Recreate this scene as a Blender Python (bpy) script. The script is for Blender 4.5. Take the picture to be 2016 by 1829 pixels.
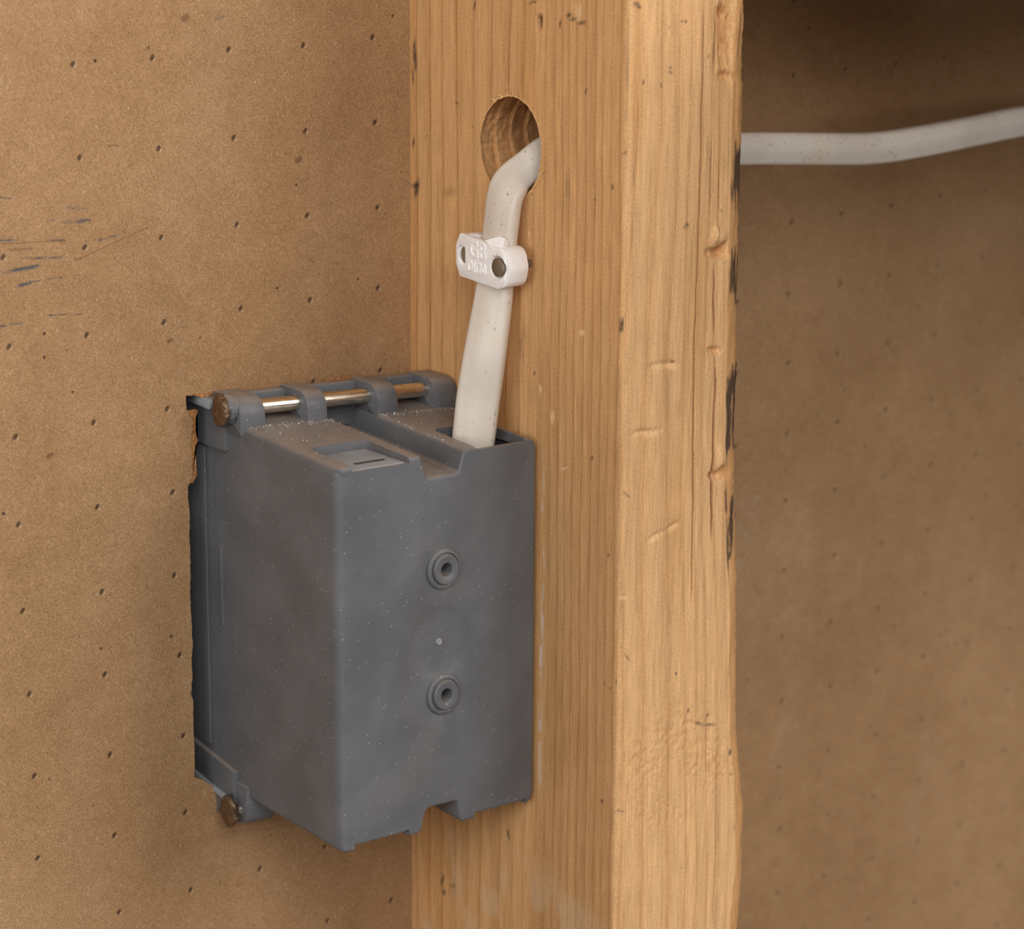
import bpy, bmesh, math, random
import numpy as np
from mathutils import Matrix, Vector

for o in list(bpy.data.objects): bpy.data.objects.remove(o, do_unlink=True)
SC = bpy.context.scene
COL = SC.collection
MM = 0.001

# ------------------------------------------------------------------ camera
# X runs along the wall (right), Y into the wall, Z up; origin on the line
# where the stud meets the wall.  Millimetres, scaled to metres on build.
IW, IH, FPX = 2016.0, 1829.0, 5142.96
YAW, PITCH, ROLL = 0.683, 0.25467, 0.00761
CAM = np.array([-418.443, -558.558, 181.760])
_cy, _sy, _cp, _sp = math.cos(YAW), math.sin(YAW), math.cos(PITCH), math.sin(PITCH)
FW = np.array([_sy*_cp, _cy*_cp, -_sp]); _rt = np.array([_cy, -_sy, 0.0]); _up = np.cross(_rt, FW)
RT = math.cos(ROLL)*_rt + math.sin(ROLL)*_up
UP = -math.sin(ROLL)*_rt + math.cos(ROLL)*_up

def un(u, v, ax, val):
    """photo pixel -> point (mm) on the plane ax = val"""
    d = RT*((u-IW/2)/FPX) - UP*((v-IH/2)/FPX) + FW
    k = 'xyz'.index(ax)
    return CAM + d*((val-CAM[k])/d[k])

cd = bpy.data.cameras.new('camera'); cam = bpy.data.objects.new('camera', cd); COL.objects.link(cam)
cd.sensor_fit = 'HORIZONTAL'; cd.sensor_width = 36.0; cd.lens = 36.0*FPX/IW
cd.clip_start = 0.01; cd.clip_end = 50
m = Matrix.Identity(4)
for i in range(3):
    m[i][0], m[i][1], m[i][2], m[i][3] = RT[i], UP[i], -FW[i], CAM[i]*MM
cam.matrix_world = m
cd.dof.use_dof = True; cd.dof.focus_distance = 0.662; cd.dof.aperture_fstop = 15.0
SC.camera = cam

# ------------------------------------------------------------------ light
SC.view_settings.view_transform = 'Standard'; SC.view_settings.look = 'None'
SC.view_settings.gamma = 1.0; SC.view_settings.use_curve_mapping = False
SC.view_settings.exposure = 0.0
world = bpy.data.worlds.new('world'); SC.world = world; world.use_nodes = True
world.node_tree.nodes['Background'].inputs[0].default_value = (1.0, 0.97, 0.93, 1)
world.node_tree.nodes['Background'].inputs[1].default_value = 0.055

def area(name, loc, target, size, power, color):
    l = bpy.data.lights.new(name, 'AREA'); l.shape = 'SQUARE'; l.size = size; l.energy = power; l.color = color
    o = bpy.data.objects.new(name, l); COL.objects.link(o)
    o.location = Vector(loc)
    o.rotation_euler = (Vector(target)-Vector(loc)).to_track_quat('-Z', 'Y').to_euler()
    return o
area('upper_left_fill', (-0.46, -0.80, 0.52), (0.0, -0.04, 0.0), 0.50, 4.9, (1.0, 0.98, 0.95))  # added area light from the upper left, strength fitted to overall brightness
area('left_fill', (-0.85, -0.42, 0.22), (0.0, -0.04, 0.0), 0.40, 2.8, (1.0, 0.98, 0.95))  # added area light that brightens the stud's left face
area('upper_right_fill', (0.70, -1.15, 0.60), (0.0, -0.04, 0.0), 0.80, 14.0, (1.0, 0.98, 0.95))  # added broad area light from the upper right, strength fitted
area('near_right_fill', (0.35, -0.70, 0.55), (0.0, -0.04, 0.0), 0.50, 1.0, (1.0, 0.98, 0.95))  # added weak area light from the near right, tuned for brightness
area('low_left_fill', (-0.50, -1.00, -0.50), (0.0, -0.04, 0.0), 0.60, 1.3, (1.0, 0.98, 0.95))  # added low area light that lifts the lower part of the view

# ------------------------------------------------------------------ helpers
def lin(r, g, b):
    f = lambda c: (c/255/12.92) if c/255 <= 0.04045 else ((c/255+0.055)/1.055)**2.4
    return (f(r), f(g), f(b), 1.0)

def lattice(seed, n=256):
    return np.random.RandomState(seed).rand(n, n)
_LAT = {}
def vnoise(x, y, seed=0):
    """smooth 2-D value noise in [0,1]"""
    if seed not in _LAT: _LAT[seed] = lattice(seed)
    L = _LAT[seed]
    x, y = np.broadcast_arrays(np.asarray(x, float), np.asarray(y, float))
    xi = np.floor(x).astype(int); yi = np.floor(y).astype(int)
    fx = x-xi; fy = y-yi
    fx = fx*fx*(3-2*fx); fy = fy*fy*(3-2*fy)
    a = L[xi % 256, yi % 256]; b = L[(xi+1) % 256, yi % 256]
    c = L[xi % 256, (yi+1) % 256]; d = L[(xi+1) % 256, (yi+1) % 256]
    return (a*(1-fx)+b*fx)*(1-fy)+(c*(1-fx)+d*fx)*fy
def sstep(a, b, x):
    t = np.clip((x-a)/(b-a), 0, 1); return t*t*(3-2*t)

def finish(me, smooth=None):
    if smooth is not None:
        me.polygons.foreach_set('use_smooth', [True]*len(me.polygons))
        me.set_sharp_from_angle(angle=math.radians(smooth))
    me.update()

def link(name, me, mat, parent=None, smooth=None):
    if mat is not None: me.materials.clear(); me.materials.append(mat)
    finish(me, smooth)
    o = bpy.data.objects.new(name, me); COL.objects.link(o)
    if parent is not None: attach(o, parent)
    return o

_ORIG = {}
def origin_of(o):
    return _ORIG.get(o.name, Vector((0, 0, 0)))
def attach(o, parent):
    o.parent = parent
    o.matrix_parent_inverse = Matrix.Translation(-origin_of(parent))

def mesh_np(name, V, F):
    me = bpy.data.meshes.new(name)
    me.from_pydata([tuple(v) for v in (np.asarray(V)*MM)], [], [tuple(int(i) for i in f) for f in F]); me.update()
    return me

def bm_mesh(name, bm):
    me = bpy.data.meshes.new(name)
    bmesh.ops.recalc_face_normals(bm, faces=bm.faces[:])
    for v in bm.verts: v.co *= MM
    bm.to_mesh(me); bm.free(); return me

def thing(name, loc, label, cat, group=None):
    o = bpy.data.objects.new(name, None); COL.objects.link(o)
    o.empty_display_size = 0.01
    o.location = Vector(loc)*MM
    _ORIG[o.name] = Vector(loc)*MM
    tag(o, label, cat, group); return o
def tag(o, label=None, cat=None, group=None, kind=None):
    if label: o['label'] = label
    if cat: o['category'] = cat
    if group: o['group'] = group
    if kind: o['kind'] = kind
    return o

def rounded(pts, n=6):
    """pts: (x, y, radius) closed polygon -> filleted outline, n+1 points a corner"""
    out = []; N = len(pts)
    for i in range(N):
        p = np.array(pts[i][:2], float); r = pts[i][2]
        a = np.array(pts[i-1][:2], float)-p; b = np.array(pts[(i+1) % N][:2], float)-p
        la, lb = np.linalg.norm(a), np.linalg.norm(b); a /= la; b /= lb
        if r <= 0: out.append(p); continue
        cs = np.clip(a@b, -1, 1); half = math.acos(cs)/2
        d = min(r/math.tan(half), la*0.49, lb*0.49); r = d*math.tan(half)
        c = p+(a+b)/np.linalg.norm(a+b)*(r/math.sin(half))
        s = p+a*d-c; e = p+b*d-c
        a0 = math.atan2(s[1], s[0]); a1 = math.atan2(e[1], e[0])
        da = (a1-a0+math.pi) % (2*math.pi)-math.pi
        for k in range(n+1):
            t = a0+da*k/n; out.append(c+r*np.array([math.cos(t), math.sin(t)]))
    return np.array(out)

def inset(P, d):
    """offset a closed outline inwards (signed by its winding)"""
    nx = np.roll(P, -1, 0); pv = np.roll(P, 1, 0)
    t = nx-pv; t /= np.linalg.norm(t, axis=1)[:, None]+1e-12
    A = 0.5*np.sum(P[:, 0]*nx[:, 1]-nx[:, 0]*P[:, 1])
    nrm = np.stack([-t[:, 1], t[:, 0]], 1)*(1 if A > 0 else -1)
    return P+nrm*d

def loft(name, rings, cap=True, closed=True):
    """rings: list of (n,3) arrays"""
    n = len(rings[0]); V = np.concatenate(rings); F = []
    for k in range(len(rings)-1):
        for i in range(n if closed else n-1):
            j = (i+1) % n
            F.append((k*n+i, k*n+j, (k+1)*n+j, (k+1)*n+i))
    if cap:
        F.append(tuple(range(n-1, -1, -1))); b = (len(rings)-1)*n; F.append(tuple(range(b, b+n)))
    me = mesh_np(name, V, F)
    bm = bmesh.new(); bm.from_mesh(me); bmesh.ops.recalc_face_normals(bm, faces=bm.faces[:]); bm.to_mesh(me); bm.free()
    return me

def prism(name, P2, axis, lo, hi, bevel=0.0):
    """extrude outline along an axis; axis 'x': P2=(y,z); 'y': (x,z); 'z': (x,y)"""
    def ring(Q, t):
        o = np.zeros((len(Q), 3)); k = 'xyz'.index(axis); r = [i for i in range(3) if i != k]
        o[:, r[0]] = Q[:, 0]; o[:, r[1]] = Q[:, 1]; o[:, k] = t; return o
    if bevel > 0:
        s = 1 if hi > lo else -1
        rg = [ring(inset(P2, bevel), lo), ring(inset(P2, bevel*0.3), lo+s*bevel*0.3), ring(P2, lo+s*bevel),
              ring(P2, hi-s*bevel), ring(inset(P2, bevel*0.3), hi-s*bevel*0.3), ring(inset(P2, bevel), hi)]
    else: rg = [ring(P2, lo), ring(P2, hi)]
    return loft(name, rg)

def box_mesh(name, x0, x1, y0, y1, z0, z1, bevel=0.0):
    return prism(name, rounded([(x0, z0, bevel), (x1, z0, bevel), (x1, z1, bevel), (x0, z1, bevel)], 3), 'y', y0, y1, bevel)

def lathe(name, prof, centre, axis, n=48, cap=True):
    """prof: (radius, along) pairs, revolved about axis through centre"""
    a = np.array(axis, float); a /= np.linalg.norm(a)
    b = np.cross(a, [0.3, 0.2, 1.0]); b /= np.linalg.norm(b); c = np.cross(a, b)
    rings = []
    for r, t in prof:
        th = np.arange(n)*2*math.pi/n
        rings.append(np.array(centre)+a*t+max(r, 1e-3)*(np.cos(th)[:, None]*b+np.sin(th)[:, None]*c))
    return loft(name, rings, cap)

def boolean(base, cutters):
    """subtract a list of meshes from mesh base, return new mesh"""
    for q in [base]+list(cutters): q.transform(Matrix.Scale(1000.0, 4))     # solve in millimetres
    ob = bpy.data.objects.new('tmp', base); COL.objects.link(ob); tmp = [ob]
    for c in cutters:
        oc = bpy.data.objects.new('tmpc', c); COL.objects.link(oc); tmp.append(oc)
        md = ob.modifiers.new('b', 'BOOLEAN'); md.operation = 'DIFFERENCE'; md.solver = 'EXACT'; md.object = oc
    dg = bpy.context.evaluated_depsgraph_get()
    me = bpy.data.meshes.new_from_object(ob.evaluated_get(dg))
    for o in tmp: bpy.data.objects.remove(o, do_unlink=True)
    me.transform(Matrix.Scale(MM, 4)); me.update()
    return me

def ragged(P, step, amp, seed, closed=False):
    """resample polyline at step and roughen it sideways"""
    P = np.array(P, float); Q = []
    n = len(P) if closed else len(P)-1
    for i in range(n):
        a, b = P[i], P[(i+1) % len(P)]; k = max(1, int(np.linalg.norm(b-a)/step))
        for j in range(k): Q.append(a+(b-a)*j/k)
    if not closed: Q.append(P[-1])
    Q = np.array(Q); rs = np.random.RandomState(seed); L = np.arange(len(Q))
    w = (vnoise(L*0.11, 0.5, seed)-.5)*2.2*amp+(rs.rand(len(Q))-.5)*0.9*amp+(vnoise(L*0.37, 3.5, seed)-.5)*1.2*amp
    t = np.roll(Q, -1, 0)-np.roll(Q, 1, 0); t /= np.linalg.norm(t, axis=1)[:, None]+1e-9
    nr = np.stack([-t[:, 1], t[:, 0]], 1)
    if not closed: w[0] = w[-1] = 0
    return Q+nr*w[:, None]

# ------------------------------------------------------------------ node expressions
class NT:
    def __init__(s, name):
        s.mat = bpy.data.materials.new(name); s.mat.use_nodes = True; s.t = s.mat.node_tree
        s.t.nodes.clear()
        s.out = s.t.nodes.new('ShaderNodeOutputMaterial'); s.b = s.t.nodes.new('ShaderNodeBsdfPrincipled')
        s.t.links.new(s.b.outputs[0], s.out.inputs[0])
        s.tc = s.t.nodes.new('ShaderNodeTexCoord')
        sep = s.t.nodes.new('ShaderNodeSeparateXYZ'); s.P = s.tc.outputs['Object']
        s.t.links.new(s.P, sep.inputs[0])
        s.x, s.y, s.z = (Ex(s, sep.outputs[i])*1000.0 for i in range(3))   # millimetres
    def put(s, sock, v):
        if isinstance(v, Ex): v = v.k
        if isinstance(v, (int, float, tuple, list)): sock.default_value = v
        else: s.t.links.new(v, sock)
    def math(s, op, *a, clamp=False):
        n = s.t.nodes.new('ShaderNodeMath'); n.operation = op; n.use_clamp = clamp
        for i, v in enumerate(a): s.put(n.inputs[i], v)
        return Ex(s, n.outputs[0])
    def noise(s, scale, detail=3, rough=0.55, stretch=(1, 1, 1), off=(0, 0, 0), dist=0.0, rot=0.0):
        """scale in features per metre"""
        mp = s.t.nodes.new('ShaderNodeMapping'); s.t.links.new(s.P, mp.inputs[0])
        mp.inputs['Scale'].default_value = stretch; mp.inputs['Location'].default_value = off
        if rot:
            m0 = s.t.nodes.new('ShaderNodeMapping'); s.t.links.new(s.P, m0.inputs[0]); m0.inputs['Rotation'].default_value = (0, rot, 0); s.t.links.new(m0.outputs[0], mp.inputs[0])
        n = s.t.nodes.new('ShaderNodeTexNoise'); n.inputs['Scale'].default_value = scale
        n.inputs['Detail'].default_value = detail; n.inputs['Roughness'].default_value = rough
        n.inputs['Distortion'].default_value = dist
        s.t.links.new(mp.outputs[0], n.inputs['Vector']); return Ex(s, n.outputs[0])
    def voro(s, scale, feature='F1', rand=1.0, stretch=(1, 1, 1), rot=(0, 0, 0), out='Distance'):
        mp = s.t.nodes.new('ShaderNodeMapping'); s.t.links.new(s.P, mp.inputs[0]); mp.inputs['Scale'].default_value = stretch
        mp.inputs['Rotation'].default_value = rot
        n = s.t.nodes.new('ShaderNodeTexVoronoi'); n.feature = feature; n.inputs['Scale'].default_value = scale
        n.inputs['Randomness'].default_value = rand
        s.t.links.new(mp.outputs[0], n.inputs['Vector']); return Ex(s, n.outputs[out])
    def step(s, v, a, b):
        n = s.t.nodes.new('ShaderNodeMapRange'); n.interpolation_type = 'SMOOTHSTEP'; s.put(n.inputs[0], v)
        n.inputs[1].default_value = a; n.inputs[2].default_value = b; return Ex(s, n.outputs[0])
    def mix(s, f, a, b, mode='MIX'):
        n = s.t.nodes.new('ShaderNodeMix'); n.data_type = 'RGBA'; n.blend_type = mode
        s.put(n.inputs[0], f); s.put(n.inputs[6], a); s.put(n.inputs[7], b); return Ex(s, n.outputs[2])
    def attr(s, name):
        n = s.t.nodes.new('ShaderNodeAttribute'); n.attribute_name = name; return Ex(s, n.outputs['Color'])
    def ramp(s, v, stops):
        n = s.t.nodes.new('ShaderNodeValToRGB'); s.put(n.inputs[0], v); e = n.color_ramp.elements
        e[0].position, e[0].color = stops[0]; e[1].position, e[1].color = stops[-1]
        for p, c in stops[1:-1]: e.new(p).color = c
        return Ex(s, n.outputs[0])
    def bump(s, h, dist, strength=1.0):
        n = s.t.nodes.new('ShaderNodeBump'); n.inputs['Strength'].default_value = strength
        n.inputs['Distance'].default_value = dist*MM; s.put(n.inputs['Height'], h)
        s.t.links.new(n.outputs[0], s.b.inputs['Normal'])
    def set(s, **k):
        for a, v in k.items(): s.put(s.b.inputs[a.replace('_', ' ')], v)
        return s.mat
class Ex:
    def __init__(s, t, k): s.t, s.k = t, k
    def __add__(s, o): return s.t.math('ADD', s, o)
    def __radd__(s, o): return s.t.math('ADD', o, s)
    def __sub__(s, o): return s.t.math('SUBTRACT', s, o)
    def __rsub__(s, o): return s.t.math('SUBTRACT', o, s)
    def __mul__(s, o): return s.t.math('MULTIPLY', s, o)
    def __rmul__(s, o): return s.t.math('MULTIPLY', o, s)
    def __truediv__(s, o): return s.t.math('DIVIDE', s, o)
    def abs(s): return s.t.math('ABSOLUTE', s)
    def fract(s): return s.t.math('FRACT', s)
    def sqrt(s): return s.t.math('SQRT', s)
    def clamp(s): return s.t.math('ADD', s, 0.0, clamp=True)
    def max(s, o): return s.t.math('MAXIMUM', s, o)

# ------------------------------------------------------------------ materials
def mat_board():
    t = NT('kraft_paper_board')
    big = t.noise(14, 3, 0.6); mid = t.noise(120, 4, 0.65); fine = t.noise(2600, 3, 0.7)
    fib1 = t.noise(1500, 3, 0.6, (1, 1, 0.40), dist=2.0, rot=0.62); fib2 = t.noise(1600, 3, 0.6, (1, 1, 0.45), (0.3, 0, 0.7), dist=2.0, rot=-0.95)
    tone = big*0.16+mid*0.10+fine*0.46+fib1*0.25+fib2*0.25
    col = t.ramp(tone, [(0.46, lin(122, 90, 58)), (0.60, lin(159, 123, 87)), (0.75, lin(196, 160, 123))])
    # darker and paler single fibres
    v = t.voro(520, 'F1', 1.0, (1, 1, 0.35), (0, 0.6, 0)); col = t.mix(t.step(v, 0.10, 0.03)*0.55, col, lin(96, 66, 42))
    v = t.voro(430, 'F1', 1.0, (1, 1, 0.30), (0, -0.8, 0)); col = t.mix(t.step(v, 0.085, 0.02)*0.6, col, lin(220, 190, 156))
    sp = t.step(t.voro(95, 'F1', 1.0), 0.055, 0.03); col = t.mix(sp*0.85, col, lin(62, 44, 34))
    sp = t.step(t.voro(150, 'F1', 1.0, (1.0, 1, 0.6), (0, 0.9, 0)), 0.06, 0.03)*t.step(t.noise(60, 1), 0.55, 0.62)
    col = t.mix(sp*0.8, col, lin(58, 42, 34))
    # pin dimples on a square grid, pit shade and lip highlight painted in
    gx, gz, s, ph = -100.981, 115.434, 22.2354, 0.01959
    c, sn = math.cos(ph), math.sin(ph)
    dx = t.x-gx+(t.noise(30, 1, off=(3, 0, 0))-0.5)*2.6; dz = t.z-gz+(t.noise(30, 1, off=(0, 0, 5))-0.5)*2.6
    a = (dx*c+dz*sn)/s+0.5; b = (dz*c-dx*sn)/s+0.5
    a = (a.fract()-0.5)*s; b = (b.fract()-0.5)*s
    a2 = a-b*0.35
    r = ((a2*a2)*1.5+b*b).sqrt()
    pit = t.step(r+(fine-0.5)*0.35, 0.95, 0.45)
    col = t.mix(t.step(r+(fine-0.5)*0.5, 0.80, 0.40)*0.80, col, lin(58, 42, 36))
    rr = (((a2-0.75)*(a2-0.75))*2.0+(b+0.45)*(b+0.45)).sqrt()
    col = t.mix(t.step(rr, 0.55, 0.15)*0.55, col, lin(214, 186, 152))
    # blue-grey scuffs and scratches rubbed into the paper
    def seg(u0, v0, u1, v1, w):
        A = un(u0, v0, 'y', 0); B = un(u1, v1, 'y', 0)
        ax, az, bx, bz = A[0], A[2], B[0]-A[0], B[2]-A[2]; L2 = bx*bx+bz*bz
        px, pz = t.x-ax, t.z-az
        h = ((px*bx+pz*bz)/L2).clamp()
        ex = px-h*bx; ez = pz-h*bz
        return t.step((ex*ex+ez*ez).sqrt(), w, w*0.25)
    scuff = None
    for (u0, v0, u1, v1, w) in [(95, 437, 175, 436, .8), (135, 410, 170, 412, .6), (197, 473, 246, 457, .6), (0, 474, 40, 473, .45),
                                (100, 473, 135, 473, .35), (0, 537, 75, 524, .7), (32, 565, 60, 556, .7), (55, 556, 120, 546, .4),
                                (30, 509, 150, 508, .5), (110, 515, 160, 510, .35), (0, 643, 45, 635, .55), (0, 388, 22, 390, .6),
                                (425, 38, 440, 34, .7), (96, 621, 160, 619, .25)]:
        g = seg(u0, v0, u1, v1, w); scuff = g if scuff is None else scuff.max(g)
    brk = t.step(t.noise(420, 3, 0.7, (0.35, 1, 1)), 0.40, 0.62)
    col = t.mix(scuff*brk*0.85, col, lin(70, 78, 84))
    scr = None
    for (u0, v0, u1, v1, w) in [(20, 492, 65, 489, .5), (150, 512, 290, 448, .22), (0, 480, 130, 474, .25), (215, 287, 233, 286, .5)]:
        g = seg(u0, v0, u1, v1, w); scr = g if scr is None else scr.max(g)
    col = t.mix(scr*0.5, col, lin(112, 74, 50))
    spots = None
    for (u, v, w) in [(95, 899, 1.0), (362, 37, 1.4), (585, 316, 1.3), (332, 672, .8)]:
        g = seg(u, v, u+5, v-3, w); spots = g if spots is None else spots.max(g)
    col = t.mix(spots*0.6, col, lin(96, 62, 42))
    # chalky dust wiped over the sheet
    dust = t.step(t.noise(22, 4, 0.6, (1, 1, 0.35), (2, 0, 1)), 0.56, 0.72)*t.step(t.noise(260, 4, 0.7), 0.38, 0.7)
    right = t.step(t.x, 40, 110)*0.75+0.25
    col = t.mix(dust*right*0.34, col, lin(190, 172, 156))
    ds = t.step(t.voro(260, 'F1', 1.0), 0.13, 0.05)*t.step(t.noise(20, 3, 0.6, (1, 1, 0.4), (7, 0, 3)), 0.58, 0.7)
    col = t.mix(ds*right*0.6, col, lin(206, 192, 178))
    t.bump(fine*0.5+fib1*0.5+fib2*0.5-pit*3.0-scuff*brk*0.6, 0.22, 0.8)
    return t.set(Base_Color=col, Roughness=0.88, Specular_IOR_Level=0.15)

def mat_torn():
    t = NT('torn_kraft_paper')
    n = t.noise(900, 4, 0.7)
    col = t.ramp(n, [(0.3, lin(120, 76, 44)), (0.55, lin(172, 120, 76)), (0.75, lin(206, 160, 116))])
    t.bump(n, 0.5, 1.0)
    return t.set(Base_Color=col, Roughness=0.95, Specular_IOR_Level=0.1)

def mat_wood(name='pine', attr=True):
    t = NT(name)
    fib = t.noise(2200, 3, 0.65, (1, 1, 0.035)); fib2 = t.noise(700, 3, 0.6, (1, 1, 0.05), (3, 1, 0)); gr = t.noise(3200, 3, 0.75, (1, 1, 0.45))
    if attr: base = t.attr('wood')
    else:
        w = t.noise(160, 2, 0.5, (1, 1, 0.03)); base = t.ramp(w, [(0.35, lin(176, 124, 74)), (0.65, lin(214, 168, 116))])
    k = fib*0.27+fib2*0.18+gr*0.55
    sh = t.ramp(k, [(0.36, (0.70, 0.66, 0.60, 1)), (0.5, (0.97, 0.96, 0.95, 1)), (0.66, (1.20, 1.22, 1.24, 1))])
    col = t.mix(1.0, base, sh, 'MULTIPLY')
    t.bump(fib*0.7+gr*0.5, 0.10, 0.8)
    return t.set(Base_Color=col, Roughness=0.66, Specular_IOR_Level=0.28)

def mat_plastic(name, c0, c1, rough=0.42, specks=True):
    t = NT(name)
    n = t.noise(60, 3, 0.6); g = t.noise(3800, 2, 0.6); g2 = t.noise(900, 3, 0.6)
    col = t.mix(t.step(n, 0.3, 0.7), c0, c1)
    col = t.mix(t.step(g, 0.52, 0.75)*0.22, col, lin(150, 148, 148))
    if specks:
        d1 = t.step(t.voro(460), 0.095, 0.04); d2 = t.step(t.voro(900), 0.10, 0.05)*t.step(t.noise(45, 2), 0.45, 0.68)
        d3 = t.step(t.voro(300, 'F1', 1, (1, 1, 0.25), (0.5, 0.7, 0.2)), 0.03, 0.012)
        d = d1.max(d2*0.7).max(d3*0.8)
        col = t.mix(d*0.65, col, lin(205, 202, 198))
        smear = t.step(t.noise(35, 4, 0.6), 0.5, 0.75)
        col = t.mix(smear*0.10, col, lin(170, 160, 150))
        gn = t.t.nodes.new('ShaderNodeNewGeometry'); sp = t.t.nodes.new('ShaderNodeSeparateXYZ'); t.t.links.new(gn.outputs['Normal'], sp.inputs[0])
        up = t.step(Ex(t, sp.outputs[2]), 0.45, 0.95)*(t.noise(300, 4, 0.65)*0.5+0.12)       # pale dust tint on level faces, also standing in for reflected wall light
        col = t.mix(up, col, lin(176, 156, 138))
    t.bump(g*0.6+g2*0.4, 0.045, 0.6)
    return t.set(Base_Color=col, Roughness=(g2*0.16+rough-0.06), Specular_IOR_Level=0.42)

def mat_cable():
    t = NT('cream_pvc_sheath')
    n = t.noise(35, 3, 0.6); g = t.noise(2500, 2, 0.6); ribs = t.noise(420, 2, 0.5, (0.3, 0.3, 1.6))
    col = t.mix(t.step(n, 0.35, 0.7), lin(214, 203, 190), lin(226, 217, 206))
    yel = t.step(t.noise(70, 2, 0.5, (1, 1, 0.5), (4, 2, 1)), 0.56, 0.75); col = t.mix(yel*0.25, col, lin(214, 184, 132))
    dirt = t.step(t.voro(800, 'F1', 1, (1, 1, 0.55)), 0.24, 0.09)*t.step(t.noise(75, 3, 0.65, (1, 1, 0.6), (0.4, 0.2, 0)), 0.46, 0.60)
    col = t.mix(dirt*0.75, col, lin(84, 76, 66))
    sm = t.step(t.noise(160, 4, 0.7, (1, 1, 0.4)), 0.56, 0.78)*t.step(t.noise(40, 2, 0.5, off=(5, 5, 5)), 0.45, 0.65)
    col = t.mix(sm*0.35, col, lin(128, 120, 110))
    t.bump(g*0.35+ribs*0.65, 0.10, 0.6)
    return t.set(Base_Color=col, Roughness=0.42, Specular_IOR_Level=0.4, Subsurface_Weight=0.15, Subsurface_Radius=(0.003, 0.0022, 0.0015), Subsurface_Scale=0.5)

def mat_white():
    t = NT('white_nylon')
    g = t.noise(2000, 2, 0.6)
    col = t.mix(t.step(t.noise(160, 3, 0.6), 0.4, 0.7), lin(250, 247, 246), lin(245, 240, 238))
    d = t.step(t.voro(1100), 0.22, 0.10)*t.step(t.noise(150, 3, 0.6, (1, 1, 1), (0.21, 0.1, 0.33)), 0.56, 0.63)
    col = t.mix(d*0.85, col, lin(64, 56, 46))
    t.bump(g, 0.03, 0.5)
    return t.set(Base_Color=col, Roughness=0.38, Specular_IOR_Level=0.4)

def mat_metal(name, c, rough, rust=0.0):
    t = NT(name)
    n = t.noise(900, 4, 0.65); st = t.noise(260, 2, 0.5)
    col = t.mix(t.step(n, 0.35, 0.7)*0.5, c, tuple(v*0.55 for v in c[:3])+(1,))
    met = 1.0
    if rust:
        rm = t.step(n+(st-0.5)*0.4, 0.62-0.3*rust, 0.78-0.3*rust)
        col = t.mix(rm, col, lin(104, 70, 46)); met = 1.0-rm*0.8
        t.bump(n, 0.7, 1.0)
        return t.set(Base_Color=col, Metallic=met, Roughness=rm*0.35+rough)
    t.bump(n, 0.05, 0.4)
    return t.set(Base_Color=col, Metallic=met, Roughness=st*0.15+rough)

def mat_plain(name, c, rough=0.8):
    t = NT(name); n = t.noise(800, 3, 0.6)
    return t.set(Base_Color=t.mix(n, c, tuple(v*0.75 for v in c[:3])+(1,)), Roughness=rough)

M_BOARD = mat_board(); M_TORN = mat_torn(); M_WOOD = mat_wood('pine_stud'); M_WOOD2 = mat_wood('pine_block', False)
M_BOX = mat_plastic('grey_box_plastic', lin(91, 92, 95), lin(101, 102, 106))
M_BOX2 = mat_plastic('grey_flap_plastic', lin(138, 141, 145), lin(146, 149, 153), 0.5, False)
M_SPLINT = mat_plain('fresh_splinter', lin(236, 196, 142))
M_CABLE = mat_cable(); M_WHITE = mat_white()
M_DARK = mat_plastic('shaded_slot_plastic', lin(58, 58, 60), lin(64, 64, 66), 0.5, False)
M_NAIL = mat_metal('bright_nail_steel', lin(238, 230, 216), 0.16)
M_HEAD = mat_metal('rusty_nail_head', lin(150, 128, 104), 0.38, 0.55)
M_PIN = mat_metal('dull_pin_head', lin(168, 156, 138), 0.55)
M_DUST = mat_plain('pale_dust', lin(214, 210, 204)); M_MARK = mat_plain('moulded_mark', lin(150, 150, 152))

# ------------------------------------------------------------------ wall board with a ragged cut-out
def px_wall(L): return [un(u, v, 'y', 0)[[0, 2]] for u, v in L]
left_edge = px_wall([(365, 780), (367, 806), (379, 830), (376, 860), (379, 905), (379, 940), (371, 958), (374, 1100), (377, 1240),
                     (380, 1265), (377, 1300), (378, 1360), (376, 1366), (380, 1380), (381, 1440), (383, 1475), (384, 1530), (402, 1538), (421, 1550), (432, 1562), (440, 1580), (446, 1610)])
hole = [(-1.0, 25.2), (-20, 26.2), (-40, 27.6)]+[tuple(p) for p in ragged(left_edge, 0.5, 0.22, 5)]+[(-56, -87.5), (-30, -88), (-1.0, -88.5)]
top = ragged([(-40, 27.6), left_edge[0]], 0.5, 0.18, 9)
hole = [hole[0], hole[1]]+[tuple(p) for p in top]+hole[4:]
outer = [(-520, -560), (640, -560), (640, 560), (-520, 560)]
bm = bmesh.new(); edges = []
for loop in (outer, hole):
    vs = [bm.verts.new((p[0], 0, p[1])) for p in loop]
    edges += [bm.edges.new((vs[i], vs[(i+1) % len(vs)])) for i in range(len(vs))]
bmesh.ops.triangle_fill(bm, use_beauty=True, use_dissolve=False, edges=edges)
ext = bmesh.ops.extrude_face_region(bm, geom=bm.faces[:])
for g in ext['geom']:
    if isinstance(g, bmesh.types.BMVert): g.co.y += 12.7
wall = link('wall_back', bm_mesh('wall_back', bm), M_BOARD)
tag(wall, 'brown kraft-faced wall board with rows of pin dimples and a rough cut-out', 'wall', kind='structure')

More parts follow.
